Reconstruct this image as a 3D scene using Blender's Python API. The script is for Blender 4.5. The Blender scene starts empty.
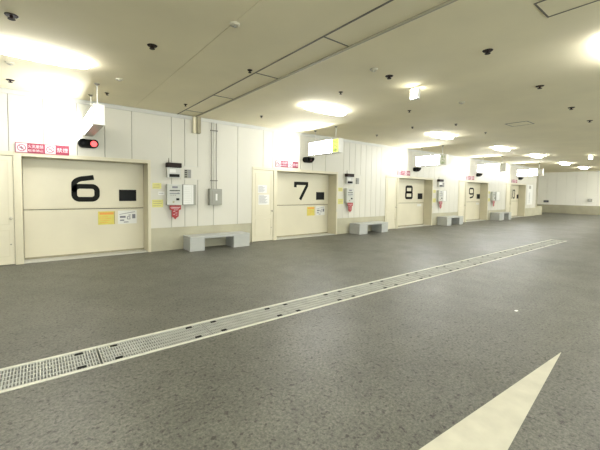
import bpy, bmesh, math, random
from mathutils import Vector, Matrix
random.seed(7)
S = bpy.context.scene
COL = S.collection

# ------------------------------------------------------------------ camera, world, exposure
def cam_axes(yaw, pitch, roll):
    cy, sy = math.cos(yaw), math.sin(yaw)
    right = Vector((cy, -sy, 0)); fw = Vector((sy, cy, 0))
    cp, sp = math.cos(pitch), math.sin(pitch)
    F = fw*cp + Vector((0, 0, sp)); U = -fw*sp + Vector((0, 0, cp))
    cr, sr = math.cos(roll), math.sin(roll)
    return right*cr + U*sr, -right*sr + U*cr, F
cd = bpy.data.cameras.new('camera'); cam = bpy.data.objects.new('camera', cd); COL.objects.link(cam)
R_, U_, F_ = cam_axes(.651, -.048, .013)
m = Matrix((R_, U_, -F_)).transposed().to_4x4(); m.translation = Vector((-.199, -8.142, 1.452))
cam.matrix_world = m
cd.sensor_fit = 'HORIZONTAL'; cd.sensor_width = 36; cd.lens = 333.443*36/600
cd.shift_x = 7.649/600; cd.shift_y = -17.51/600; cd.clip_start = .05; cd.clip_end = 200
S.camera = cam
w = bpy.data.worlds.new('world'); S.world = w; w.use_nodes = True
w.node_tree.nodes['Background'].inputs[0].default_value = (.8, .85, .8, 1)
w.node_tree.nodes['Background'].inputs[1].default_value = 4.8
S.view_settings.view_transform = 'Standard'; S.view_settings.look = 'None'
S.view_settings.gamma = 1; S.view_settings.use_curve_mapping = False
S.view_settings.exposure = 0.10
LAMP_L, SIGN_L = 52.0, 38.0          # radiance of ceiling diffusers and of the illuminated sign faces

H = 3.27
XW0, XW1, YN, XE = -9.0, 27.1, -13.5, 32.9

# ------------------------------------------------------------------ materials
def mat(name, col, rough=.6, metal=0., spec=.5, var=0., vscale=3., bump=0., bscale=40., emis=None, es=0., col2=None, coat=0):
    m = bpy.data.materials.new(name); m.use_nodes = True
    nt = m.node_tree; b = nt.nodes['Principled BSDF']
    b.inputs['Base Color'].default_value = (*col, 1)
    b.inputs['Roughness'].default_value = rough; b.inputs['Metallic'].default_value = metal
    b.inputs['Specular IOR Level'].default_value = spec
    tc = nt.nodes.new('ShaderNodeTexCoord')
    if var > 0:
        n = nt.nodes.new('ShaderNodeTexNoise'); n.inputs['Scale'].default_value = vscale; n.inputs['Detail'].default_value = 5
        nt.links.new(tc.outputs['Object'], n.inputs['Vector'])
        r = nt.nodes.new('ShaderNodeValToRGB')
        r.color_ramp.elements[0].position = .3; r.color_ramp.elements[1].position = .7
        c2 = col2 or tuple(c*(1-var) for c in col)
        r.color_ramp.elements[0].color = (*c2, 1); r.color_ramp.elements[1].color = (*col, 1)
        nt.links.new(n.outputs['Fac'], r.inputs['Fac']); nt.links.new(r.outputs['Color'], b.inputs['Base Color'])
    if bump > 0:
        n2 = nt.nodes.new('ShaderNodeTexNoise'); n2.inputs['Scale'].default_value = bscale; n2.inputs['Detail'].default_value = 3
        nt.links.new(tc.outputs['Object'], n2.inputs['Vector'])
        bp = nt.nodes.new('ShaderNodeBump'); bp.inputs['Strength'].default_value = bump; bp.inputs['Distance'].default_value = .01
        nt.links.new(n2.outputs['Fac'], bp.inputs['Height']); nt.links.new(bp.outputs['Normal'], b.inputs['Normal'])
    if emis:
        b.inputs['Emission Color'].default_value = (*emis, 1); b.inputs['Emission Strength'].default_value = es
    return m

def asphalt():
    m = bpy.data.materials.new('asphalt'); m.use_nodes = True
    nt = m.node_tree; N = nt.nodes; L = nt.links; b = N['Principled BSDF']
    tc = N.new('ShaderNodeTexCoord')
    def noise(s, d=4, rgh=.6):
        n = N.new('ShaderNodeTexNoise'); n.inputs['Scale'].default_value = s; n.inputs['Detail'].default_value = d
        n.inputs['Roughness'].default_value = rgh; L.new(tc.outputs['Object'], n.inputs['Vector']); return n
    def ramp(src, p0, c0, p1, c1):
        r = N.new('ShaderNodeValToRGB'); e = r.color_ramp.elements
        e[0].position = p0; e[0].color = (*c0, 1); e[1].position = p1; e[1].color = (*c1, 1)
        L.new(src, r.inputs['Fac']); return r
    def mul(a, bb, f=1.):
        x = N.new('ShaderNodeMix'); x.data_type = 'RGBA'; x.blend_type = 'MULTIPLY'; x.inputs['Factor'].default_value = f
        L.new(a, x.inputs[6]); L.new(bb, x.inputs[7]); return x.outputs[2]
    base = ramp(noise(.55, 5).outputs['Fac'], .32, (.110, .110, .088), .68, (.144, .144, .116))
    grain = ramp(noise(44, 6, .82).outputs['Fac'], .41, (.50, .50, .50), .60, (1.24, 1.24, 1.24))
    pit = ramp(noise(26, 2, .5).outputs['Fac'], .33, (.38, .37, .34), .40, (1, 1, 1))
    wear = ramp(noise(3.2, 4).outputs['Fac'], .35, (.84, .84, .83), .62, (1.05, 1.05, 1.05))
    c = mul(base.outputs['Color'], grain.outputs['Color'])
    # loose dark pitting gathered in irregular worn patches
    pit2 = ramp(noise(19, 5, .85).outputs['Fac'], .36, (.30, .29, .26), .45, (1, 1, 1))
    mask = ramp(noise(.9, 6, .7).outputs['Fac'], .44, (0, 0, 0), .56, (1, 1, 1))
    mx = N.new('ShaderNodeMix'); mx.data_type = 'RGBA'; L.new(mask.outputs['Color'], mx.inputs['Factor'])
    L.new(pit2.outputs['Color'], mx.inputs[6]); mx.inputs[7].default_value = (1, 1, 1, 1)
    c = mul(c, mx.outputs[2])
    c = mul(c, pit.outputs['Color']); c = mul(c, wear.outputs['Color'])
    L.new(c, b.inputs['Base Color'])
    rr = N.new('ShaderNodeMapRange'); L.new(noise(1.3, 3).outputs['Fac'], rr.inputs['Value'])
    rr.inputs['To Min'].default_value = .40; rr.inputs['To Max'].default_value = .58
    L.new(rr.outputs['Result'], b.inputs['Roughness'])
    bp = N.new('ShaderNodeBump'); bp.inputs['Strength'].default_value = .3; bp.inputs['Distance'].default_value = .004
    L.new(noise(60, 3, .8).outputs['Fac'], bp.inputs['Height']); L.new(bp.outputs['Normal'], b.inputs['Normal'])
    return m

M = dict(
    floor=asphalt(),
    ceil=mat('ceiling_board', (.86, .79, .565), .85, var=.07, vscale=1.2, bump=.12, bscale=60),
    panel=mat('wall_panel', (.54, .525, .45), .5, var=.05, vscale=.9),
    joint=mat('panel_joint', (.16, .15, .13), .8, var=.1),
    endpanel=mat('wall_panel_lit_tone', (.88, .87, .79), .5, var=.04, vscale=.9),  # wall panel made paler, the end wall's stronger light put into its colour
    dado=mat('dado_concrete', (.42, .40, .29), .8, var=.16, vscale=2.2, bump=.15, bscale=30),
    cream=mat('cream_door_paint', (.60, .56, .42), .42, var=.07, vscale=1.6),
    frame=mat('cream_frame_paint', (.56, .52, .375), .42, var=.08, vscale=2.5),
    gap=mat('door_gap', (.05, .045, .03), .8, var=.1),
    black=mat('black_paint', (.010, .011, .009), .75, spec=.15, var=.1),
    glass=mat('dark_window_glass', (.008, .009, .009), .55, spec=.15, var=.1),
    yellow=mat('yellow_notice', (.60, .52, .10), .5, var=.12, vscale=9),
    yellow2=mat('pale_yellow_label', (.60, .57, .18), .5, var=.1, vscale=9),
    orange=mat('orange_print', (.70, .30, .05), .5, var=.1),
    paper=mat('white_paper', (.66, .66, .62), .6, var=.04),
    ink=mat('grey_print', (.17, .17, .20), .6, var=.1),
    red=mat('red_sign_face', (.25, .016, .045), .5, var=.08, vscale=7),
    redtag=mat('red_tag_plastic', (.33, .03, .03), .6, var=.25, vscale=22),
    white=mat('white_sign_print', (.62, .48, .50), .5, var=.04),
    concrete=mat('bench_concrete', (.41, .42, .39), .78, var=.14, vscale=3.2, bump=.2, bscale=50),
    greybox=mat('grey_enclosure', (.27, .27, .225), .45, var=.1, vscale=5),
    lightgrey=mat('light_grey_enclosure', (.45, .46, .41), .4, var=.08, vscale=5),
    brown=mat('dark_brown_plastic', (.022, .013, .010), .6, spec=.2, var=.2, vscale=9),
    steel=mat('galvanised_grate', (.45, .46, .41), .6, metal=.2, var=.2, vscale=6),
    rail=mat('pale_channel_edge', (.60, .60, .50), .6, var=.15, vscale=6),
    channel=mat('channel_concrete', (.10, .10, .085), .9, var=.2),
    paint=mat('worn_cream_road_paint', (.58, .56, .445), .6, var=.16, vscale=7, bump=.15, bscale=50),
    darkmetal=mat('dark_ceiling_trim', (.14, .13, .10), .5, var=.15, vscale=4),
    beige=mat('beige_ceiling_trim', (.42, .39, .29), .5, var=.1, vscale=4),
    strip=mat('ceiling_strip_panel', (.87, .80, .58), .8, var=.06, vscale=1.5),
    bracket=mat('olive_steel', (.30, .27, .17), .55, var=.2, vscale=8),
    whitemetal=mat('white_painted_metal', (.60, .59, .54), .4, var=.05),
    lamp=mat('lit_opal_diffuser', (.9, .9, .9), .5, var=.01, emis=(1, .985, .95), es=LAMP_L),
    signlit=mat('lit_sign_face', (.9, .9, .9), .5, var=.01, emis=(.94, .96, 1), es=SIGN_L),
    smalllit=mat('lit_small_lamp', (.9, .9, .9), .5, var=.01, emis=(1, .98, .86), es=22),
    greenlit=mat('lit_yellow_green_sign', (.7, .8, .2), .5, var=.01, emis=(.78, .86, .18), es=.5),
    greenmark=mat('green_sign_print', (.16, .28, .08), .5, var=.05),
    redlit=mat('lit_red_lens', (.9, .05, .05), .3, var=.01, emis=(1, .10, .10), es=2.2),
    redglass=mat('dark_red_lens', (.05, .008, .015), .2, var=.1),
    brass=mat('brushed_knob_metal', (.45, .42, .34), .3, metal=.8, var=.1),
    chalk=mat('white_litter', (.85, .85, .8), .7, var=.1),
    pale=mat('pale_grey_sheet', (.50, .50, .46), .5, var=.05),
)

# ------------------------------------------------------------------ mesh helpers
class MB:
    def __init__(s): s.v = []; s.f = []; s.mi = []; s.mats = []; s.sm = []
    def _m(s, mt):
        if mt not in s.mats: s.mats.append(mt)
        return s.mats.index(mt)
    def add(s, vs, fs, mt, smooth=False):
        o = len(s.v); s.v += [tuple(v) for v in vs]; k = s._m(mt)
        for f in fs: s.f.append([i+o for i in f]); s.mi.append(k); s.sm.append(smooth)
        return s
    def box(s, x0, x1, y0, y1, z0, z1, mt, c=0):
        """axis aligned box, c = edge chamfer"""
        if c <= 0:
            vs = [(x, y, z) for x in (x0, x1) for y in (y0, y1) for z in (z0, z1)]
            return s.add(vs, [(0,1,3,2),(4,6,7,5),(0,4,5,1),(2,3,7,6),(0,2,6,4),(1,5,7,3)], mt)
        bm = bmesh.new(); bmesh.ops.create_cube(bm, size=1)
        for v in bm.verts:
            v.co = Vector(((x0+x1)/2+v.co.x*(x1-x0), (y0+y1)/2+v.co.y*(y1-y0), (z0+z1)/2+v.co.z*(z1-z0)))
        bmesh.ops.bevel(bm, geom=bm.edges[:], offset=c, segments=2, affect='EDGES', profile=.6)
        bm.verts.index_update()
        s.add([v.co[:] for v in bm.verts], [[v.index for v in f.verts] for f in bm.faces], mt); bm.free(); return s
    def tube(s, pts, r, mt, n=10, cap=True):
        """round tube along a polyline; r a number or list"""
        P = [Vector(p) for p in pts]; rs = r if isinstance(r, (list, tuple)) else [r]*len(P)
        vs = []; fs = []
        for i, p in enumerate(P):
            d = (P[min(i+1, len(P)-1)]-P[max(i-1, 0)])
            d = d.normalized() if d.length > 1e-9 else Vector((0, 0, 1))
            a = Vector((0, 0, 1)) if abs(d.z) < .9 else Vector((1, 0, 0))
            u = d.cross(a).normalized(); v = d.cross(u)
            for k in range(n):
                t = 2*math.pi*k/n; vs.append(p+(u*math.cos(t)+v*math.sin(t))*rs[i])
        for i in range(len(P)-1):
            for k in range(n):
                fs.append((i*n+k, i*n+(k+1) % n, (i+1)*n+(k+1) % n, (i+1)*n+k))
        s.add(vs, fs, mt, True)
        if cap:
            s.add(vs[:n], [tuple(range(n))[::-1]], mt); s.add(vs[-n:], [tuple(range(n))], mt)
        return s
    def prism(s, poly, y0, y1, mt, axis='y'):
        """extrude a 2D (x,z) polygon between y0 and y1 (axis z: (x,y) polygon between z)"""
        n = len(poly)
        mk = (lambda p, t: (p[0], t, p[1])) if axis == 'y' else (lambda p, t: (p[0], p[1], t))
        vs = [mk(p, y0) for p in poly]+[mk(p, y1) for p in poly]
        fs = [tuple(range(n)), tuple(range(n, 2*n))[::-1]]+[(i, i+n, (i+1) % n+n, (i+1) % n) for i in range(n)]
        return s.add(vs, fs, mt)
    def stroke(s, pts, wd, y0, y1, mt, closed=False):
        """solid ribbon of width wd along a 2D (x,z) polyline with mitred corners"""
        n = len(pts); P = [Vector(p) for p in pts]; A = []; B = []
        for i in range(n):
            if closed: a, b = P[i-1], P[(i+1) % n]
            else: a, b = P[max(i-1, 0)], P[min(i+1, n-1)]
            d1 = (P[i]-a); d2 = (b-P[i])
            if d1.length < 1e-9: d1 = d2
            if d2.length < 1e-9: d2 = d1
            d1.normalize(); d2.normalize()
            n1 = Vector((-d1.y, d1.x)); n2 = Vector((-d2.y, d2.x)); mm = (n1+n2).normalized()
            k = min(1/max(mm.dot(n1), .3), 2.2)*wd/2
            A.append(P[i]+mm*k); B.append(P[i]-mm*k)
        m = n if closed else n-1
        vs = []
        for y in (y0, y1):
            vs += [(p.x, y, p.y) for p in A]+[(p.x, y, p.y) for p in B]
        fs = []
        for i in range(m):
            j = (i+1) % n
            fs += [(i, j, n+j, n+i), (2*n+i, 3*n+i, 3*n+j, 2*n+j), (i, 2*n+i, 2*n+j, j), (n+i, n+j, 3*n+j, 3*n+i)]
        if not closed: fs += [(0, n, 3*n, 2*n), (n-1, 3*n-1, 4*n-1, 2*n-1)]
        return s.add(vs, fs, mt)
    def build(s, name, parent=None, loc=None):
        me = bpy.data.meshes.new(name); me.from_pydata(s.v, [], s.f)
        for mt in s.mats: me.materials.append(M[mt])
        for p, k, q in zip(me.polygons, s.mi, s.sm): p.material_index = k; p.use_smooth = q
        bm = bmesh.new(); bm.from_mesh(me); bmesh.ops.recalc_face_normals(bm, faces=bm.faces[:]); bm.to_mesh(me); bm.free()
        me.update()
        o = bpy.data.objects.new(name, me); COL.objects.link(o)
        if parent: o.parent = parent
        if loc: o.location = loc
        return o

def thing(name, loc, label, cat, group=None):
    o = bpy.data.objects.new(name, None); COL.objects.link(o); o.location = loc; o.empty_display_size = .1
    return tag(o, label, cat, group)
def tag(o, label, cat, group=None):
    o['label'] = label; o['category'] = cat
    if group: o['group'] = group
    return o
def struct(o, label=None, cat=None):
    o['kind'] = 'structure'
    if label: o['label'] = label
    if cat: o['category'] = cat
    return o
def kids(o): return [c for c in list(COL.objects) if c.parent == o]
def copy_tree(o, parent=None):
    c = o.copy(); COL.objects.link(c); c.parent = parent
    for ch in kids(o): copy_tree(ch, c)
    return c
def dup(o, loc, label, group=None):
    c = copy_tree(o); c.location = loc; c['label'] = label
    if group: c['group'] = group
    return c
def text(mb_name, s, size, x, z, y, mt, parent, width=None, depth=.002, name=None, face='-y'):
    """real lettering in the plane y, readable from -y; x,z = lower-left corner; squeezed to width"""
    cu = bpy.data.curves.new('t', 'FONT'); cu.body = s; cu.size = size; cu.extrude = depth/2
    ob = bpy.data.objects.new('t', cu); COL.objects.link(ob)
    dg = bpy.context.evaluated_depsgraph_get(); dg.update()
    me = bpy.data.meshes.new_from_object(ob.evaluated_get(dg))
    bpy.data.objects.remove(ob); bpy.data.curves.remove(cu)
    me.name = name or mb_name
    if len(me.vertices):
        xs = [v.co.x for v in me.vertices]; ys = [v.co.y for v in me.vertices]
        x0, wd, y0, ht = min(xs), max(xs)-min(xs), min(ys), max(ys)-min(ys)
        kx = (width/wd) if width else size/ht; kz = size/ht
        for v in me.vertices:
            a = (v.co.x-x0)*kx; b = (v.co.y-y0)*kz; c = v.co.z
            if face == '-y': v.co = Vector((x+a, y-c, z+b))
            else: v.co = Vector((y-c, x-a, z+b))      # readable from -x
    me.materials.clear(); me.materials.append(M[mt])
    o = bpy.data.objects.new(name or mb_name, me); COL.objects.link(o)
    if parent: o.parent = parent
    return o

# ------------------------------------------------------------------ bay layout (metres along the rear wall)
X0 = [-.50, 5.36, 11.33, 17.07, 22.80]            # left edge of each lift door opening
XR = [1.87, 7.93, 13.94, 19.60, 25.16]            # right edge
NUM = ['6', '7', '8', '9', '10']
WORD = ['six', 'seven', 'eight', 'nine', 'ten']
RANK = ['nearest and largest', 'second nearest', 'third nearest', 'fourth nearest', 'farthest']
SD = .76                                          # side door width
ZT = 2.06                                         # opening height
REC = .38                                         # recess depth of the lift doors
def sdoor(i): return X0[i]-.03-SD, X0[i]-.03      # side door extents (no side door at ten)
HAS_SIDE = [True, True, True, True, True]

# ------------------------------------------------------------------ floor with the drain slot, ceiling, far rooms
DY0, DY1, DX0, DX1 = -5.08, -4.66, -1.80, 13.08
f = MB()
f.box(XW0, XE+.3, YN-.2, DY0, -.2, 0, 'floor'); f.box(XW0, XE+.3, DY1, 2.2, -.2, 0, 'floor')
f.box(XW0, DX0, DY0, DY1, -.2, 0, 'floor'); f.box(DX1, XE+.3, DY0, DY1, -.2, 0, 'floor')
struct(f.build('floor'))
STR0, STR1 = 2.49, 2.94
c = MB()
for a, b in ((XW0, 1.516), (1.522, STR0), (STR1, XE+.3)): c.box(a, b, YN-.2, 2.2, H, H+.15, 'ceil')
c.box(1.516, 1.522, YN-.2, 2.2, H+.006, H+.15, 'ceil')
c.box(STR0, STR1, YN-.2, 2.2, H+.012, H+.15, 'strip')
struct(c.build('ceiling'))
t = MB().box(STR0-.011, STR0+.011, YN, -.02, H-.006, H+.02, 'darkmetal'); struct(t.build('trim_1'))
t = MB().box(STR1-.010, STR1+.020, YN, -.02, H-.012, H+.02, 'beige').box(STR1+.020, STR1+.030, YN, -.02, H-.006, H+.02, 'darkmetal'); struct(t.build('trim_2'))
t = MB()
for y in (-.5, -2.04, -3.60, -5.15, -6.60, -8.2, -9.8, -11.4): t.box(STR0+.011, STR1-.010, y-.008, y+.008, H+.006, H+.02, 'darkmetal')
struct(t.build('trim_3'))

# ------------------------------------------------------------------ rear wall: vertical panels, concrete dado
JOINTS = [-.62, -.10, .45, .95, 1.48, 2.35, 2.67, 3.0, 3.42, 4.12, 4.50, 4.93, 5.26, 5.8, 6.3, 6.8, 7.35, 7.85, 8.21, 8.49, 8.78, 9.08, 9.37, 9.68, 9.97, 10.24,
          10.54, 10.86, 11.26]
x = 11.75
while x < XW1-.2: JOINTS.append(round(x, 2)); x += .46
x = -1.1
while x > XW0+.3: JOINTS.insert(0, round(x, 2)); x -= .46
JG = .010
def panels(mb, xa, xb, za, zb):
    """vertical wall panels between xa..xb with open joints over a dark backing"""
    cuts = [xa]+[j for j in JOINTS if xa+.08 < j < xb-.08]+[xb]
    for a, b in zip(cuts, cuts[1:]):
        mb.box(a+(JG/2 if a != xa else 0), b-(JG/2 if b != xb else 0), 0, .03, za, zb, 'panel')
    mb.box(xa, xb, .03, .30, za, zb, 'joint')
wb = MB(); bs = MB()
prev = XW0
for i in range(5):
    s0, s1 = sdoor(i)
    panels(wb, prev, s0, .55, H); bs.box(prev, s0, .012, .30, 0, .55, 'dado')
    panels(wb, s0, XR[i], ZT+.07, H)
    prev = XR[i]
panels(wb, prev, XW1, .55, H); bs.box(prev, XW1, .012, .30, 0, .55, 'dado')
# unseen backing added to block light leaks, then grey strip along the wall head
wb.box(XW0, XW1, .56, .62, 0, H, 'joint')
struct(wb.build('wall_rear')); struct(bs.build('baseboard_rear'))
struct(MB().box(XW0, XW1, -.022, 0, H-.085, H, 'pale').build('trim_4'))
# beyond bay ten the wall steps back
wr = MB().box(XW1-.02, XW1, .30, 1.6, 0, H, 'panel').box(XW1, XE, 1.6, 1.75, 0, H, 'beige')
struct(wr.build('wall_recess'))
we = MB()
y = 1.6
while y > YN+.1:
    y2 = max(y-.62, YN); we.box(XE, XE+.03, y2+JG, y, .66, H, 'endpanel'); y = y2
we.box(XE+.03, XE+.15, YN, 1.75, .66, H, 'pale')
struct(we.build('wall_end'))
struct(MB().box(XE-.01, XE+.15, YN, 1.6, 0, .66, 'dado').build('baseboard_end'))
struct(MB().box(XW0, XE+.15, YN-.15, YN, 0, .25, 'dado').build('wall_front'))     # low kerb only: unseen front left open, added to let daylight in
struct(MB().box(XW0-.15, XW0, YN-.15, .62, 0, H, 'panel').build('wall_left'))

# ------------------------------------------------------------------ door glyphs, built as thick strokes
def arc(cx, cz, rx, rz, a0, a1, n=7):
    return [(cx+rx*math.cos(math.radians(a0+(a1-a0)*k/n)), cz+rz*math.sin(math.radians(a0+(a1-a0)*k/n))) for k in range(n+1)]
def rrect(x0, x1, z0, z1, r):
    return arc(x1-r, z1-r, r, r, 0, 90)+arc(x0+r, z1-r, r, r, 90, 180)+arc(x0+r, z0+r, r, r, 180, 270)+arc(x1-r, z0+r, r, r, 270, 360)
def glyph(ch, x, z, w, h, t, y0, y1, mb):
    """strokes of one digit in the box x..x+w, z..z+h; t stroke width"""
    a = t/2; X = lambda u: x+a+u*(w-t); Z = lambda v: z+a+v*(h-t)
    r = min(.16, .35*(w-t), .2*(h-t))
    if ch == '6':
        mb.stroke(rrect(X(0), X(1), Z(0), Z(.57), r), t, y0, y1, 'black', True)
        mb.stroke([(X(0), Z(.30)), (X(0), Z(.62))]+arc(X(0)+.22, Z(.66), .22, h*.30-a, 170, 96, 6)+[(X(.86), Z(1)-.012)], t, y0, y1, 'black')
    elif ch == '9':
        mb.stroke(rrect(X(0), X(1), Z(.43), Z(1), r), t, y0, y1, 'black', True)
        mb.stroke([(X(1), Z(.70)), (X(1), Z(.38))]+arc(X(1)-.22, Z(.34), .22, h*.30-a, -10, -84, 6)+[(X(.14), Z(0)+.012)], t, y0, y1, 'black')
    elif ch == '8':
        mb.stroke(rrect(X(.03), X(.97), Z(.5), Z(1), r*.6), t, y0, y1, 'black', True)
        mb.stroke(rrect(X(0), X(1), Z(0), Z(.5), r*.6), t, y0, y1, 'black', True)
    elif ch == '7':
        mb.stroke([(X(0), Z(.74)), (X(0), Z(1)), (X(1), Z(1)), (X(1), Z(.86)), (X(.42), Z(0)-a*.6)], t, y0, y1, 'black')
    elif ch == '1':
        mb.stroke([(X(.1), Z(.80)), (X(.7), Z(1)), (X(.7), Z(0)-a)], t, y0, y1, 'black')
    elif ch == '0':
        mb.stroke(rrect(X(0), X(1), Z(0), Z(1), r), t, y0, y1, 'black', True)

# ------------------------------------------------------------------ lift doors with reveal and frame

def lift_door(i):
    a, b = X0[i], XR[i]
    fr = MB()
    # outer flange + jamb lining + head lining
    fr.box(a-.03, a+.055, -.018, REC+.12, 0, ZT+.07, 'frame', .004)
    fr.box(b-.06, b, -.018, REC+.12, 0, ZT+.07, 'frame', .004)
    fr.box(a+.055, b-.06, -.018, REC+.12, ZT-.005, ZT+.07, 'frame', .004)
    fr.box(a+.055, b-.06, .02, REC+.12, -.005, .012, 'pale')                       # sill plate
    root = struct(fr.build('door_%d' % (i+1)), 'cream vehicle lift door painted with a black %s, %s of the row' % (WORD[i], RANK[i]), 'door')
    x0, x1 = a+.060, b-.065
    up = MB().box(x0, x1, REC, REC+.035, 1.025, ZT-.008, 'cream', .006)
    up.box(x0, x1, REC-.012, REC+.004, 1.022, 1.050, 'frame', .003)
    up.build('upper_panel', root)
    lo = MB().box(x0, x1, REC+.006, REC+.04, .035, 1.006, 'cream', .006)
    lo.box(x0, x1, REC-.006, REC+.02, .014, .05, 'bracket')
    lo.build('lower_panel', root)
    MB().box(x0, x1, REC+.03, REC+.10, .012, ZT-.01, 'gap').build('backing_sheet', root)
    # black number
    nb = MB(); gx = a+.86
    if NUM[i] == '10':
        gx = a+1.10; glyph('1', gx, 1.17, .20, .60, .085, REC-.004, REC+.002, nb); glyph('0', gx+.24, 1.17, .36, .60, .085, REC-.004, REC+.002, nb)
    elif NUM[i] == '8': glyph('8', gx+.22, 1.18, .56, .60, .105, REC-.004, REC+.002, nb)
    elif NUM[i] == '9': glyph('9', gx+.27, 1.18, .56, .60, .085, REC-.004, REC+.002, nb)
    else: glyph(NUM[i], gx+(.13 if i == 1 else 0), 1.17, .53+(.06 if i == 1 else 0), .60, .105, REC-.004, REC+.002, nb)
    nb.build('door_number', root)
    wx = a+(1.79, 1.95, 2.05, 2.06, 2.02)[i]; ww = .34 if i != 4 else .26
    fw = MB()
    for q in ((wx-.012, wx+ww+.012, 1.18, 1.192), (wx-.012, wx+ww+.012, 1.43, 1.442), (wx-.012, wx, 1.192, 1.43), (wx+ww, wx+ww+.012, 1.192, 1.43)):
        fw.box(q[0], q[1], REC-.010, REC+.002, q[2], q[3], 'black')
    wn = fw.build('window_frame', root)
    MB().box(wx, wx+ww, REC-.006, REC+.001, 1.192, 1.43, 'glass').build('window_pane', wn)
    # small latch buttons on the lower panel and jamb
    if i: MB().box(b-.045, b-.02, -.026, -.016, .78, .88, 'lightgrey', .003).build('switch_plate', root)
    return root
for i in range(5): lift_door(i)

# ------------------------------------------------------------------ side doors
def side_door(i, n):
    a, b = sdoor(i)
    fr = MB()
    fr.box(a, a+.035, -.016, .28, 0, ZT+.07, 'frame', .003); fr.box(b-.035, b, -.016, .28, 0, ZT+.07, 'frame', .003)
    fr.box(a+.035, b-.035, -.016, .28, ZT-.005, ZT+.07, 'frame', .003)
    root = struct(fr.build('door_%d' % n), 'narrow cream service door left of lift door %s, %s one' % (WORD[i], RANK[i]), 'door')
    x0, x1 = a+.040, b-.040
    lf = MB().box(x0, x1, .002, .045, .012, ZT-.012, 'cream', .004)
    # raised mouldings of the two door fields
    for z0, z1 in ((.16, .66), (.76, 1.96)):
        u0, u1 = x0+.07, x1-.07
        for q in ((u0, u1, z0, z0+.012), (u0, u1, z1-.012, z1), (u0, u0+.012, z0+.012, z1-.012), (u1-.012, u1, z0+.012, z1-.012)):
            lf.box(q[0], q[1], -.005, .003, q[2], q[3], 'frame')
    lf.build('door_leaf', root)
    k = MB()
    k.tube([(x1-.045, .004, .88), (x1-.045, -.012, .88)], .028, 'brass', 14)
    k.tube([(x1-.045, -.012, .88), (x1-.045, -.035, .88), (x1-.045, -.045, .88), (x1-.045, -.062, .88), (x1-.045, -.066, .88)], [.012, .012, .024, .024, .014], 'brass', 14)
    k.build('door_knob', root)
    MB().tube([(x1-.055, .004, .39), (x1-.055, -.008, .39)], .014, 'greybox', 12).build('keyhole', root)
    return root
for i in range(5): side_door(i, 6+i)

# sheets taped to the service door beside door seven and eight
def notice_sheet(x, z, w, h, y, label, group=None):
    r = thing('notice_sheet', (x, y, z), label, 'notice', group)
    MB().box(0, w, -.003, 0, 0, h, 'paper').build('sheet', r)
    pr = MB(); zz = h-.03; k = 0
    while zz > .03:
        ww = w*(.55+.35*((k*37) % 10)/10); pr.box(.02, max(.03, min(w-.02, ww)), -.004, -.0031, zz-.006, zz+.004, 'ink'); zz -= .026; k += 1
    pr.build('print', r)
    return r
notice_sheet(4.76, 1.40, .30, .22, -.0062, 'upper small white notice taped to the service door beside door seven')
notice_sheet(4.78, 1.06, .36, .29, -.0062, 'lower white notice taped to the service door beside door seven')

# ------------------------------------------------------------------ yellow and white notices on the lift doors
for i in range(2):
    a = X0[i]; y = REC+.0055; dx = .0 if i == 0 else .20
    r = thing('warning_sign', (a+1.35+dx, y, .65), 'yellow warning notice on the lower panel of lift door %s' % WORD[i], 'sign', 'yellow notices on the lift doors')
    MB().box(0, .34, -.004, 0, 0, .30, 'yellow').build('board', r)
    p = MB().box(.03, .31, -.0052, -.0041, .225, .275, 'orange')
    for k in range(4): p.box(.04, .20+.03*(k % 3), -.0052, -.0041, .045+.042*k, .053+.042*k, 'orange')
    p.box(.318, .332, -.0052, -.0041, .01, .29, 'bracket')
    p.build('print', r)
    r = thing('instruction_sheet', (a+1.75+dx, y, .65), 'small white instruction sheet beside the yellow notice on lift door %s' % WORD[i], 'notice', 'white sheets on the lift doors')
    MB().box(0, .40, -.003, 0, 0, .31, 'paper').build('sheet', r)
    p = MB()
    p.stroke([(.03, .22), (.20, .25), (.36, .275)], .012, -.0042, -.0031, 'ink')
    for k, (u, v, ww, hh) in enumerate(((.04, .14, .12, .045), (.04, .07, .09, .03), (.19, .10, .07, .07), (.30, .12, .07, .10), (.12, .03, .10, .02), (.22, .19, .05, .02))):
        p.box(u, u+ww, -.0042, -.0031, v, v+hh, 'ink')
    p.box(.205, .245, -.0048, -.0042, .115, .155, 'paper')
    p.build('print', r)

for i in (2, 3):
    r = thing('instruction_sheet', (X0[i]+2.02, REC+.0055, .86), 'faint pale sheet on the lower panel of lift door %s' % WORD[i], 'notice', 'faint sheets on the far lift doors')
    MB().box(0, .34, -.003, 0, 0, .10, 'paper').build('sheet', r)
    MB().box(.03, .28, -.0042, -.0031, .045, .058, 'pale').build('print', r)

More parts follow.
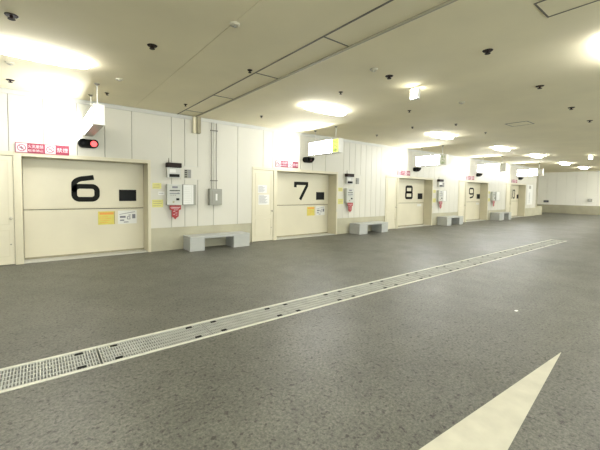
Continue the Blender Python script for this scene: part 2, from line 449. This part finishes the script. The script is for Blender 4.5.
# ------------------------------------------------------------------ red prohibition signs above each door
def ring(mb, cx, cz, r, t, y0, y1, mt, n=20):
    mb.stroke([(cx+r*math.cos(2*math.pi*k/n), cz+r*math.sin(2*math.pi*k/n)) for k in range(n)], t, y0, y1, mt, True)
for i in range(5):
    W_ = .84; hh = .19
    zz = 2.115 if i == 0 else 2.17
    x = (-.53, 5.36, 11.29, 17.03, 22.80)[i]
    r = thing('prohibition_sign', (x, -.020 if i == 0 else -.004, zz), 'red and white prohibition sign strip above door %s, %s' % (WORD[i], RANK[i]), 'sign', 'red prohibition signs above the doors')
    b = MB().box(0, W_, -.012, 0, 0, hh, 'red').build('board', r)
    MB().box(.012, .178, -.0135, -.0121, .012, hh-.012, 'white').build('white_field', r)
    MB().box(.45, .616, -.0135, -.0121, .012, hh-.012, 'white').build('white_field', r)
    for cx, kind in ((.095, 0), (.533, 1)):
        p = MB(); ring(p, cx, hh/2, .060, .012, -.0150, -.0136, 'red')
        p.stroke([(cx-.042, hh/2+.042), (cx+.042, hh/2-.042)], .012, -.0156, -.0150, 'red')
        if kind == 0:
            p.box(cx-.035, cx+.03, -.0149, -.0137, hh/2-.012, hh/2+.006, 'ink'); p.box(cx-.005, cx+.01, -.0149, -.0137, hh/2-.035, hh/2+.03, 'ink')
        else:
            p.box(cx-.038, cx+.036, -.0149, -.0137, hh/2-.008, hh/2+.006, 'ink'); p.stroke([(cx+.03, hh/2+.008), (cx+.02, hh/2+.03)], .006, -.0149, -.0137, 'ink')
        p.build('prohibition_symbol', r)
    text('lettering', '\u706b\u6c17\u53b3\u7981', .066, .19, .098, -.0128, 'white', r, width=.235)
    text('small_lettering', '\u99d0\u8eca\u7981\u6b62', .045, .19, .030, -.0128, 'white', r, width=.235)
    text('right_lettering', '\u7981\u7159', .085, .635, .050, -.0128, 'white', r, width=.185)

# ------------------------------------------------------------------ signal lamps
def signal(i):
    x = X0[i]+(.96 if i == 0 else 1.02); z = 2.385 if i == 0 else 2.45
    r = thing('signal_lamp', (x, -.022 if i < 0 else -.001, z),
              ('twin signal lamp with glowing red lens above door six' if i == 0 else 'unlit dark twin signal lamp above door %s' % WORD[i]), 'signal lamp', None if i == 0 else 'unlit twin signal lamps')
    pill = arc(.28, 0, .085, .085, -90, 90, 10)+arc(.085, 0, .085, .085, 90, 270, 10)
    MB().prism(pill, -.085, 0, 'black').build('housing', r)
    for k, cx in enumerate((.088, .277)):
        v = MB()
        # hooded visor, open below
        n = 16; rr = .078; A = []
        for j in range(n+1):
            t_ = math.radians(-35+250*j/n); A.append((cx+rr*math.cos(t_), rr*math.sin(t_)))
        vs = []; fs = []
        for j, (px, pz) in enumerate(A):
            s_ = (rr-.006)/rr; d = -.085-.105*(.55+.45*math.sin(math.radians(-35+250*j/n)) if True else 1)
            vs += [(px, -.084, pz), (px, d, pz), (cx+(px-cx)*s_, -.084, pz*s_), (cx+(px-cx)*s_, d, pz*s_)]
        for j in range(n):
            o = 4*j; q = 4*(j+1)
            fs += [(o, q, q+1, o+1), (o+2, o+3, q+3, q+2), (o+1, q+1, q+3, o+3)]
        v.add(vs, fs, 'black', True); v.build('visor', r)
        lit = (i == 0 and k == 1)
        ln = MB().tube([(cx, -.084, 0), (cx, -.094, 0), (cx, -.104, 0), (cx, -.109, 0)], [.062, .058, .040, .012], 'redlit' if lit else ('redglass' if k else 'glass'), 16)
        o = ln.build('lens', r)
        if lit: o['label'] = 'glowing red lens'
    return r
for i in range(5): signal(i)

# ------------------------------------------------------------------ illuminated projecting signs hung from the ceiling
SX = (.560, 6.33, 12.00, 17.45, 22.6)
def hanging_sign(i):
    x = SX[i]; T = .165; y0, y1 = -1.62, (-.08 if i == 0 else -.34); z0, z1 = 2.535, (2.88 if i == 0 else 2.93)
    r = thing('hanging_sign', (x, 0, 0), '%s illuminated box sign, hanging before door %s' % (['nearest, plain ended', 'second nearest, yellow green ended', 'third nearest, pale ended with green characters', 'fourth nearest, pale ended', 'farthest, pale ended'][i], WORD[i]), 'sign', 'illuminated hanging box signs')
    hs = MB().box(.012, T, y0, y1, z0, z1, 'whitemetal', .004)
    for q in ((y0, y1, z0, z0+.02), (y0, y1, z1-.02, z1), (y0, y0+.02, z0+.02, z1-.02), (y1-.02, y1, z0+.02, z1-.02)):
        hs.box(0, .014, q[0], q[1], q[2], q[3], 'whitemetal')
    hs.build('housing', r)
    split = y0+.28
    MB().box(.002, .0125, split, y1-.02, z0+.02, z1-.02, 'signlit').build('lit_face', r)
    cp = MB().box(.002, .0125, y0+.02, split-.01, z0+.02, z1-.02, 'greenlit' if i == 1 else 'whitemetal').build('end_field', r)
    if i in (1, 2):
        cp['label'] = 'yellow green end field' if i == 1 else 'pale end field with green characters'
        for k, ch in enumerate('\u51fa\u5165\u5eab'):
            text('lettering', ch, .095, split-.035, z1-.135-.115*k, -.0005, 'greenmark', r, width=.19, name='lettering', face='-x')
    for y in (-1.42, -.55):
        MB().tube([(T/2, y, z1-.002), (T/2, y, H-.03)], .011, 'whitemetal', 10).tube([(T/2, y, H-.035), (T/2, y, H-.012), (T/2, y, H)], [.012, .038, .042], 'darkmetal', 14).build('hanger_rod', r)
    return r
for i in range(5): hanging_sign(i)

# ------------------------------------------------------------------ ceiling lights
def superellipse(a, b, n=40, e=2.6):
    out = []
    for k in range(n):
        t_ = 2*math.pi*k/n; c_, s_ = math.cos(t_), math.sin(t_)
        out.append((a*math.copysign(abs(c_)**(2/e), c_), b*math.copysign(abs(s_)**(2/e), s_)))
    return out
def make_light():
    r = thing('ceiling_light', (0, 0, H), 'x', 'ceiling light')
    o = superellipse(.60, .15); MB().prism([(a*.8, b*.8) for a, b in o], -.012, 0, 'whitemetal', 'z').build('mounting_tray', r)
    d = MB(); rings = []  # diffuser wider than the lamp tubes, their bloom put into its shape
    for sc, z in ((.96, -.004), (1.0, -.02), (1.0, -.045), (.95, -.066), (.82, -.080), (.5, -.088), (.25, -.090)):
        rings.append([(px*(1-(1-sc)*.6), py*sc, z) for px, py in o])
    n = len(o); vs = [p for rg in rings for p in rg]; fs = []
    for a in range(len(rings)-1):
        for k in range(n): fs.append((a*n+k, a*n+(k+1) % n, (a+1)*n+(k+1) % n, (a+1)*n+k))
    fs.append(tuple(range((len(rings)-1)*n, len(rings)*n)))
    d.add(vs, fs, 'lamp', True); d.build('diffuser', r)
    return r
LG = 'lit opal ceiling lights'
rowA = [(-.17, -2.42, 'lit ceiling light above bay six, largest and at the left edge'),
        (4.80, -2.72, 'lit ceiling light just before bay seven, second from the left'),
        (9.80, -2.62, 'lit ceiling light near the approach to door eight, third from the left'),
        (14.35, -2.60, 'lit ceiling light before bay nine, fourth from the left'),
        (18.15, -2.62, 'lit ceiling light in front of bay ten, fifth from the left'),
        (23.6, -2.35, 'small distant ceiling light, next after the one in front of bay ten'),
        (28.1, -2.25, 'smallest and farthest lit ceiling light before the end wall')]
L0 = make_light(); first = True
for x, y, lb in rowA:
    o = L0 if first else dup(L0, (x, y, H), lb)
    o.location = (x, y, H); o['label'] = lb; o['group'] = LG; first = False
for x, y, lb in ((5.50, -7.30, 'ceiling light cut off by the right edge of the photo'),):
    dup(L0, (x, y, H), lb, LG)
k = 0  # unseen lights added to brighten the hall and the end wall
for x, y in ((0, -7.3), (10.2, -7.3), (15, -7.3), (20, -7.3), (24.5, -7.3), (31.2, -4.6), (31.2, -6.2), (31.2, -7.8), (31.2, -9.4), (31.2, -11), (28.6, -6.0), (28.6, -8), (28.6, -10), (0, -11.6), (5, -11.6), (10.2, -11.6), (15, -11.6), (20, -11.6), (-5, -2.5), (-5, -7.3), (-5, -11.6)):
    dup(L0, (x, y, H), 'ceiling light added for brightness in rows out of view, behind or beside the viewer', 'added ceiling lights out of view')

# small hanging exit lamps, lit on both faces
def exit_lamp(loc, label):
    r = thing('exit_lamp', loc, label, 'lamp', 'small hanging lamps')
    MB().box(-.035, .035, -.075, .075, -.21, -.03, 'whitemetal', .005).build('housing', r)
    MB().box(-.041, -.035, -.065, .065, -.20, -.04, 'smalllit').build('lit_face', r)
    MB().box(.035, .041, -.065, .065, -.20, -.04, 'smalllit').build('lit_face', r)
    MB().tube([(0, 0, -.031), (0, 0, 0)], .012, 'whitemetal', 10).build('stem', r)
    return r
exit_lamp((4.98, -4.78, H), 'small lit box lamp hanging in the middle of the ceiling')
exit_lamp((19.6, -4.25, H), 'tiny lit box lamp hanging near the right edge by the end wall')

# sprinklers and detectors
def make_head(kind):
    if kind == 'd':
        r = thing('sprinkler_head', (0, 0, H), 'x', 'sprinkler')
        MB().tube([(0, 0, 0), (0, 0, -.008)], [.062, .055], 'brown', 16).build('rosette', r)
        MB().tube([(0, 0, -.006), (0, 0, -.030), (0, 0, -.036), (0, 0, -.042)], [.018, .014, .034, .034], 'brown', 12).build('deflector', r)
    elif kind == 's':
        r = thing('sprinkler_head', (0, 0, H), 'x', 'sprinkler')
        MB().tube([(0, 0, 0), (0, 0, -.008)], [.040, .034], 'brown', 14).build('rosette', r)
        MB().tube([(0, 0, -.006), (0, 0, -.030), (0, 0, -.036), (0, 0, -.040)], [.014, .010, .024, .024], 'brown', 12).build('deflector', r)
    else:
        r = thing('heat_detector', (0, 0, H), 'x', 'detector')
        MB().tube([(0, 0, 0), (0, 0, -.014), (0, 0, -.026)], [.058, .055, .036], 'beige', 16).build('base', r)
        MB().tube([(0, 0, -.024), (0, 0, -.036)], [.018, .014], 'greybox', 10).build('sensor', r)
    return r
heads = [('d', -.39, -3.46, 'dark sprinkler in the top left corner of the ceiling'),
 ('d', .98, -3.63, 'dark sprinkler right of the big left ceiling light'),
 ('d', -.54, -.69, 'dark sprinkler over the wall left of door six'),
 ('s', .87, -.90, 'small sprinkler beside the hanger of the bay six sign'),
 ('w', .90, -1.94, 'small pale detector above and right of the bay six sign hanger'),
 ('w', -.49, -1.71, 'small pale detector below the big left ceiling light'),
 ('s', 2.37, -3.67, 'dark sprinkler tight against the left edge of the ceiling strip, nearer one'),
 ('s', 2.32, -1.05, 'dark sprinkler against the ceiling strip, nearest the wall'),
 ('s', 4.14, -1.16, 'small sprinkler between the ceiling strip and bay seven'),
 ('d', 4.19, -4.83, 'dark sprinkler left of the small hanging lamp'),
 ('s', 4.21, -3.76, 'small sprinkler above the second ceiling light'),
 ('w', 1.54, -4.78, 'pale detector on the ceiling joint left of the strip'),
 ('w', 3.77, -4.87, 'tiny pale detector between the strip and the dark sprinkler'),
 ('s', 8.35, -1.28, 'small sprinkler on the ceiling before bay eight'),
 ('d', 4.37, -6.19, 'large dark sprinkler high in the right half of the ceiling'),
 ('d', 6.52, -6.12, 'dark sprinkler right of the small hanging lamp, second of the line towards the right edge'),
 ('d', 8.65, -6.05, 'smaller dark sprinkler third in the line towards the right edge'),
 ('d', 10.51, -5.98, 'last dark sprinkler of the line at the right edge'),
 ('s', 6.35, -3.76, 'small dark sprinkler below the small hanging lamp'),
 ('w', 6.53, -4.82, 'pale detector right of the small hanging lamp'),
 ('s', 8.04, -2.74, 'small sprinkler left of the third ceiling light'),
 ('s', 8.53, -3.70, 'small sprinkler above right of the third ceiling light'),
 ('s', 10.37, -3.66, 'small sprinkler above the fourth ceiling light')]
protos = {}
for kind, x, y, lb in heads:
    if kind not in protos:
        protos[kind] = make_head(kind); o = protos[kind]; o['label'] = lb; o.location = (x, y, H)
    else: o = dup(protos[kind], (x, y, H), lb)
    o['group'] = {'d': 'dark ceiling sprinklers', 's': 'small ceiling sprinklers', 'w': 'pale ceiling detectors'}[kind]

# access hatches
def hatch(cx, cy, w, d, label, rot=0):
    r = thing('ceiling_hatch', (cx, cy, H), label, 'hatch')
    r.rotation_euler.z = rot
    p = MB(); t_ = .016
    for q in ((-w/2, w/2, -d/2, -d/2+t_), (-w/2, w/2, d/2-t_, d/2), (-w/2, -w/2+t_, -d/2+t_, d/2-t_), (w/2-t_, w/2, -d/2+t_, d/2-t_)):
        p.box(q[0], q[1], q[2], q[3], -.006, 0, 'darkmetal')
    p.build('hatch_frame', r)
    MB().box(-w/2+t_, w/2-t_, -d/2+t_, d/2-t_, -.003, 0, 'ceil').build('hatch_panel', r)
hatch(3.79, -7.13, .40, .42, 'square ceiling access hatch cut by the top right edge')
hatch(9.70, -4.76, .50, .50, 'faint square ceiling hatch right of centre')

# ------------------------------------------------------------------ wall equipment right of each door
def card_reader(x, z, label):
    r = thing('card_reader', (x, -.0005, z), label, 'card reader', 'card readers beside the doors')
    MB().box(0, .32, -.09, 0, 0, .24, 'pale', .008).build('body', r)
    MB().box(-.012, .332, -.135, 0, .24, .35, 'brown', .010).build('hood', r)
    MB().box(.05, .29, -.099, -.0895, .015, .085, 'black', .002).build('card_slot', r)
    MB().box(.06, .20, -.094, -.0895, .12, .20, 'paper').build('display', r)
    MB().tube([(.05, -.05, .348), (.05, -.05, .40), (.05, -.05, .46)], [.014, .010, .006], 'darkmetal', 8).build('antenna', r)
    return r
def control_panel(x, z, label):
    r = thing('control_panel', (x, -.0005, z), label, 'control panel', 'grey control panels')
    MB().box(0, .36, -.11, 0, 0, .50, 'lightgrey', .008).build('body', r)
    MB().box(.12, .25, -.1135, -.1095, .405, .450, 'ink').build('nameplate', r)
    MB().box(.06, .30, -.117, -.1095, .335, .355, 'black').build('slot', r)
    MB().box(.06, .30, -.1135, -.1095, .265, .285, 'ink').build('legend', r)
    for k in range(3): MB().tube([(.09+.05*k, -.109, .235), (.09+.05*k, -.118, .235)], .013, 'greybox', 10).build('button', r)
    MB().tube([(.26, -.109, .285), (.26, -.122, .285)], .018, 'ink', 12).build('button', r)
    MB().box(.215, .285, -.125, -.1095, .115, .165, 'black', .004).build('key_switch', r)
    MB().tube([(.15, -.109, .075), (.15, -.116, .075)], .025, 'bracket', 14).build('lock', r)
    return r
def cabinet(x, z, label, w=.34):
    r = thing('wall_cabinet', (x, -.0005, z), label, 'cabinet', 'shallow cabinets beside the control panels')
    MB().box(0, w, -.10, 0, 0, .50, 'greybox', .006).build('body', r)
    MB().box(.015, w-.075, -.112, -.099, .012, .488, 'paper', .003).build('door', r)
    p = MB()
    for k in range(9): p.box(.04, w-.16+.01*(k % 3), -.1132, -.1121, .06+.044*k, .067+.044*k, 'pale')
    p.box(w-.125, w-.120, -.1132, -.1121, .04, .46, 'pale'); p.build('print', r)
    return r
def red_tag(x, z, label):
    r = thing('red_tag', (x, -.10, z), label, 'tag', 'red hanging tags')
    poly = [(0, .30), (0, .24), (.05, .22), (.05, .07), (.09, .05), (.13, 0), (.17, .05), (.21, .07), (.22, .22), (.27, .24), (.27, .34), (0, .34)]
    MB().prism(poly, -.006, .004, 'redtag').build('plate', r)
    p = MB()
    for u, v, a, b in ((.02, .285, .23, .012), (.03, .262, .19, .008), (.08, .19, .05, .012), (.13, .15, .05, .012), (.08, .12, .045, .012), (.14, .10, .04, .010), (.10, .225, .09, .010)):
        p.box(u, u+a, -.0075, -.0061, v, v+b, 'white')
    p.build('print', r)
    MB().tube([(.135, -.001, .335), (.135, .02, .352)], .005, 'redtag', 8).build('cord', r)
    return r
def label_plate(x, z, w, h, mt, label, cat='label', name='warning_label', group=None, ln=3, y=-.0005):
    r = thing(name, (x, y, z), label, cat, group)
    MB().box(0, w, -.004, 0, 0, h, mt).build('plate', r)
    p = MB()
    for k in range(ln):
        zz = h*(k+.7)/(ln+.4); p.box(w*.10, w*(.80+.08*((k*5) % 2)), -.005, -.0041, zz-.006, zz+.005, 'bracket' if 'yellow' in mt else 'ink')
    p.build('print', r)
    return r
for i in range(5):
    x = XR[i]; n = WORD[i]
    if i < 4:
        if i < 3: card_reader(x+.35, 1.745, 'dark hooded card reader on the wall right of door %s' % n)
        control_panel(x+.34, 1.09, 'grey control panel with slot and buttons right of door %s, %s' % (n, RANK[i]))
        red_tag(x+.40, .745, 'red tag hanging below the control panel right of door %s' % n)
        label_plate(x+.04, 1.475, .20, .13, 'yellow2', 'upper pale yellow label between door %s and its control panel' % n, group='yellow wall labels')
        label_plate(x+.03, 1.04, .25, .18, 'yellow2', 'lower pale yellow label between door %s and its control panel' % n, group='yellow wall labels')
    if i == 0:
        cabinet(x+.71, 1.09, 'white faced shallow cabinet right of the door six control panel')
        label_plate(x+.17, 1.33, .14, .08, 'paper', 'tiny white label with reddish print beside the door six control panel', ln=1)
    if i in (2,): cabinet(x+.71, 1.09, 'white faced shallow cabinet right of the door eight control panel')
    if i == 3: cabinet(x+.80, 1.09, 'shallow grey cabinet on the wall right of door nine', w=.55)
    # pale board with a dark plaque
    if i in (0, 1, 2):
        bw, bz, bh = ((.52, 1.71, .335), (.44, 1.50, .57), (.36, 1.72, .35))[i]; bx = x+(.70, .81, .70)[i]
        r = thing('notice_board', (bx, -.0005, bz), 'pale board with a dark plaque on the wall right of door %s' % n, 'notice board', 'pale boards beside the card readers')
        MB().box(0, bw, -.008, 0, 0, bh, 'panel', .002).build('board', r)
        f_ = MB(); f_.box(0, bw, -.011, -.0081, bh-.012, bh, 'pale').box(0, bw, -.011, -.0081, 0, .012, 'pale').build('edging', r)
        pz = 1.745-bz
        q = MB().box(.08, .255, -.016, -.0081, pz, pz+.215, 'greybox', .002)
        for k in range(4):
            q.box(.095, .155, -.018, -.0161, pz+.02+.05*k, pz+.045+.05*k, 'black'); q.box(.18, .24, -.018, -.0161, pz+.02+.05*k, pz+.045+.05*k, 'ink')
        q.build('plaque', r)

# grey switch box with conduits right of door six
r = thing('switch_box', (3.27, -.0005, 1.075), 'grey switch box with two thin conduits running up to the ceiling', 'switch box')
MB().box(0, .34, -.12, 0, 0, .42, 'greybox', .010).build('body', r)
MB().box(.06, .30, -.128, -.119, .04, .38, 'greybox', .006).build('cover', r)
MB().box(.15, .20, -.136, -.127, .12, .29, 'paper', .004).build('switch', r)
MB().tube([(.09, -.03, .415), (.09, -.03, .95), (.09, -.03, H-1.165)], .011, 'greybox', 8).build('conduit', r)
MB().tube([(.22, -.03, .415), (.22, -.03, H-1.165)], .010, 'greybox', 8).build('conduit', r)
cl = MB()
for z in (.62, 1.9): cl.box(.06, .25, -.045, 0, z, z+.02, 'darkmetal')
cl.build('pipe_clamp', r)

# angled steel bracket where the ceiling strip meets the wall
r = thing('wall_bracket', (2.86, -.0225, 2.86), 'olive steel bracket at the wall end of the ceiling strip', 'bracket')
MB().box(0, .075, -.06, 0, 0, .395, 'strip', .003).build('rail', r)
MB().box(.078, .17, -.12, 0, 0, .395, 'bracket', .003).build('channel', r)

# tall sign board right of door ten
r = thing('sign_board', (25.40, -.0005, .78), 'tall white board with dark vertical lettering right of door ten', 'sign')
MB().box(0, 1.0, -.02, 0, 0, 1.32, 'paper', .004).build('board', r)
MB().box(.30, .62, -.03, -.0195, 1.05, 1.25, 'greybox').build('emblem', r)
p = MB()
for k, ch in enumerate((.12, .24, .36, .48, .60, .72)):
    p.box(.32, .50, -.024, -.0199, ch, ch+.015, 'ink'); p.box(.32, .50, -.024, -.0199, ch+.06, ch+.075, 'ink'); p.box(.40, .42, -.024, -.0199, ch+.015, ch+.06, 'ink')
p.build('vertical_lettering', r)

# ------------------------------------------------------------------ concrete benches
def bench(x, L, h, w1, w2, label, y0=-.50, y1=-.03):
    r = thing('concrete_bench', (x, 0, 0), label, 'bench', 'low concrete benches along the wall')
    MB().box(0, L, y0, y1, h-.055, h, 'concrete', .006).build('seat_slab', r)
    MB().box(0, w1, y0+.004, y1, 0, h-.0555, 'concrete', .006).build('support_block', r)
    MB().box(L-w2, L, y0+.004, y1, 0, h-.0555, 'concrete', .006).build('support_block', r)
bench(2.62, 1.60, .345, .36, .46, 'low grey concrete bench against the wall between doors six and seven, nearest of the four')
bench(8.53, 1.57, .365, .42, .36, 'low grey concrete bench against the wall, second nearest, between doors seven and eight')
bench(14.36, 1.48, .39, .38, .36, 'low grey concrete bench against the wall, third nearest, between doors eight and nine')
bench(19.95, 1.62, .42, .62, .36, 'low grey concrete bench against the wall between doors nine and ten, farthest of the four')

# low kerb block in the recess past door ten, small box on the end wall
tag(MB().box(27.4, 29.0, .15, 1.2, 0, .62, 'dado', .02).build('concrete_kerb'), 'low concrete kerb block in the recess past door ten', 'kerb')
r = thing('outlet_box', (XE, 1.05, .84), 'small black box low on the far end wall near its left corner', 'outlet box')
MB().box(-.10, 0, -.22, .10, 0, .16, 'black', .01).build('body', r); MB().box(-.108, -.099, -.18, .06, .03, .13, 'ink').build('cover', r)
r = thing('outlet_box', (XE, -1.70, .98), 'small grey box on the far end wall near the right edge', 'outlet box')
MB().box(-.08, 0, -.16, .10, 0, .20, 'greybox', .01).build('body', r); MB().box(-.088, -.079, -.12, .06, .03, .17, 'pale').build('cover', r)

# ------------------------------------------------------------------ drainage channel and its grates
r = thing('drain_channel', (0, 0, 0), 'long drainage channel with pale edges sunk across the asphalt', 'drain')
MB().box(DX0, DX1, DY0+.0005, DY0+.032, -.17, .004, 'rail', .002).build('edge_rail', r)
MB().box(DX0, DX1, DY1-.032, DY1-.0005, -.17, .004, 'rail', .002).build('edge_rail', r)
MB().box(DX0, DX1, DY0+.032, DY1-.032, -.19, -.15, 'channel').build('channel_bed', r)
MB().box(DX1-.03, DX1-.0005, DY0+.032, DY1-.032, -.15, .003, 'rail').build('end_plate', r)
PW = .985; gx = .20-2*PW
def make_grate():
    r = thing('drain_grate', (0, 0, 0), 'x', 'drain grate')
    L = PW-.012; a, b = DY0+.036, DY1-.036; wv = b-a
    g = MB()
    g.box(.004, L, a, a+.012, -.035, .001, 'steel').box(.004, L, b-.012, b, -.035, .001, 'steel').box(0.004, .012, a+.012, b-.012, -.035, .001, 'steel').box(L-.008, L, a+.012, b-.012, -.035, .001, 'steel')
    g.build('frame', r)
    g = MB()
    for k in range(1, 5): yy = a+wv*k/5; g.box(.012, L-.008, yy-.007, yy+.007, -.030, 0, 'steel')
    g.build('long_bars', r)
    g = MB(); n = 46
    for k in range(1, n): xx = .012+(L-.02)*k/n; g.box(xx-.0045, xx+.0045, a+.012, b-.012, -.026, -.001, 'steel')
    g.build('cross_bars', r)
    for xx in (.10, L-.16):
        for yy in (a+.020, b-.058):
            MB().box(xx, xx+.06, yy, yy+.038, -.030, .0022, 'black', .002).build('lifting_hole', r)
    return r
G = make_grate(); names = ['cut by the left edge of the picture', 'second from the left edge', 'third, right after the dark joint', 'fourth from the left', 'fifth from the left',
    'sixth from the left', 'seventh from the left', 'eighth from the left', 'ninth from the left', 'tenth from the left', 'eleventh from the left', 'twelfth from the left',
    'thirteenth from the left', 'third from the far end', 'last at the far end']
for k in range(15):
    x = gx+k*PW
    if k == 0: continue
    lb = 'steel grate panel of the floor drain, '+names[min(k-1, 13)] if k < 14 else 'steel grate panel of the floor drain, farthest one at the channel end'
    o = G if k == 1 else dup(G, (x, 0, 0), lb)
    o.location = (x, 0, 0); o['label'] = lb; o['group'] = 'drain grate panels'

# ------------------------------------------------------------------ road marking and litter
tag(MB().prism([(3.62, -7.26), (1.90, -7.44), (.2, -7.62), (.2, -7.07), (1.49, -7.14)], .0002, .003, 'paint', 'z').build('road_marking'), 'pointed cream painted road marking on the asphalt, bottom right', 'road marking')
tag(MB().prism([(4.49, -6.60), (4.53, -6.605), (4.545, -6.585), (4.52, -6.57), (4.495, -6.575)], .0002, .006, 'chalk', 'z').build('litter_scrap'), 'tiny white scrap of litter on the asphalt right of the drain', 'litter')
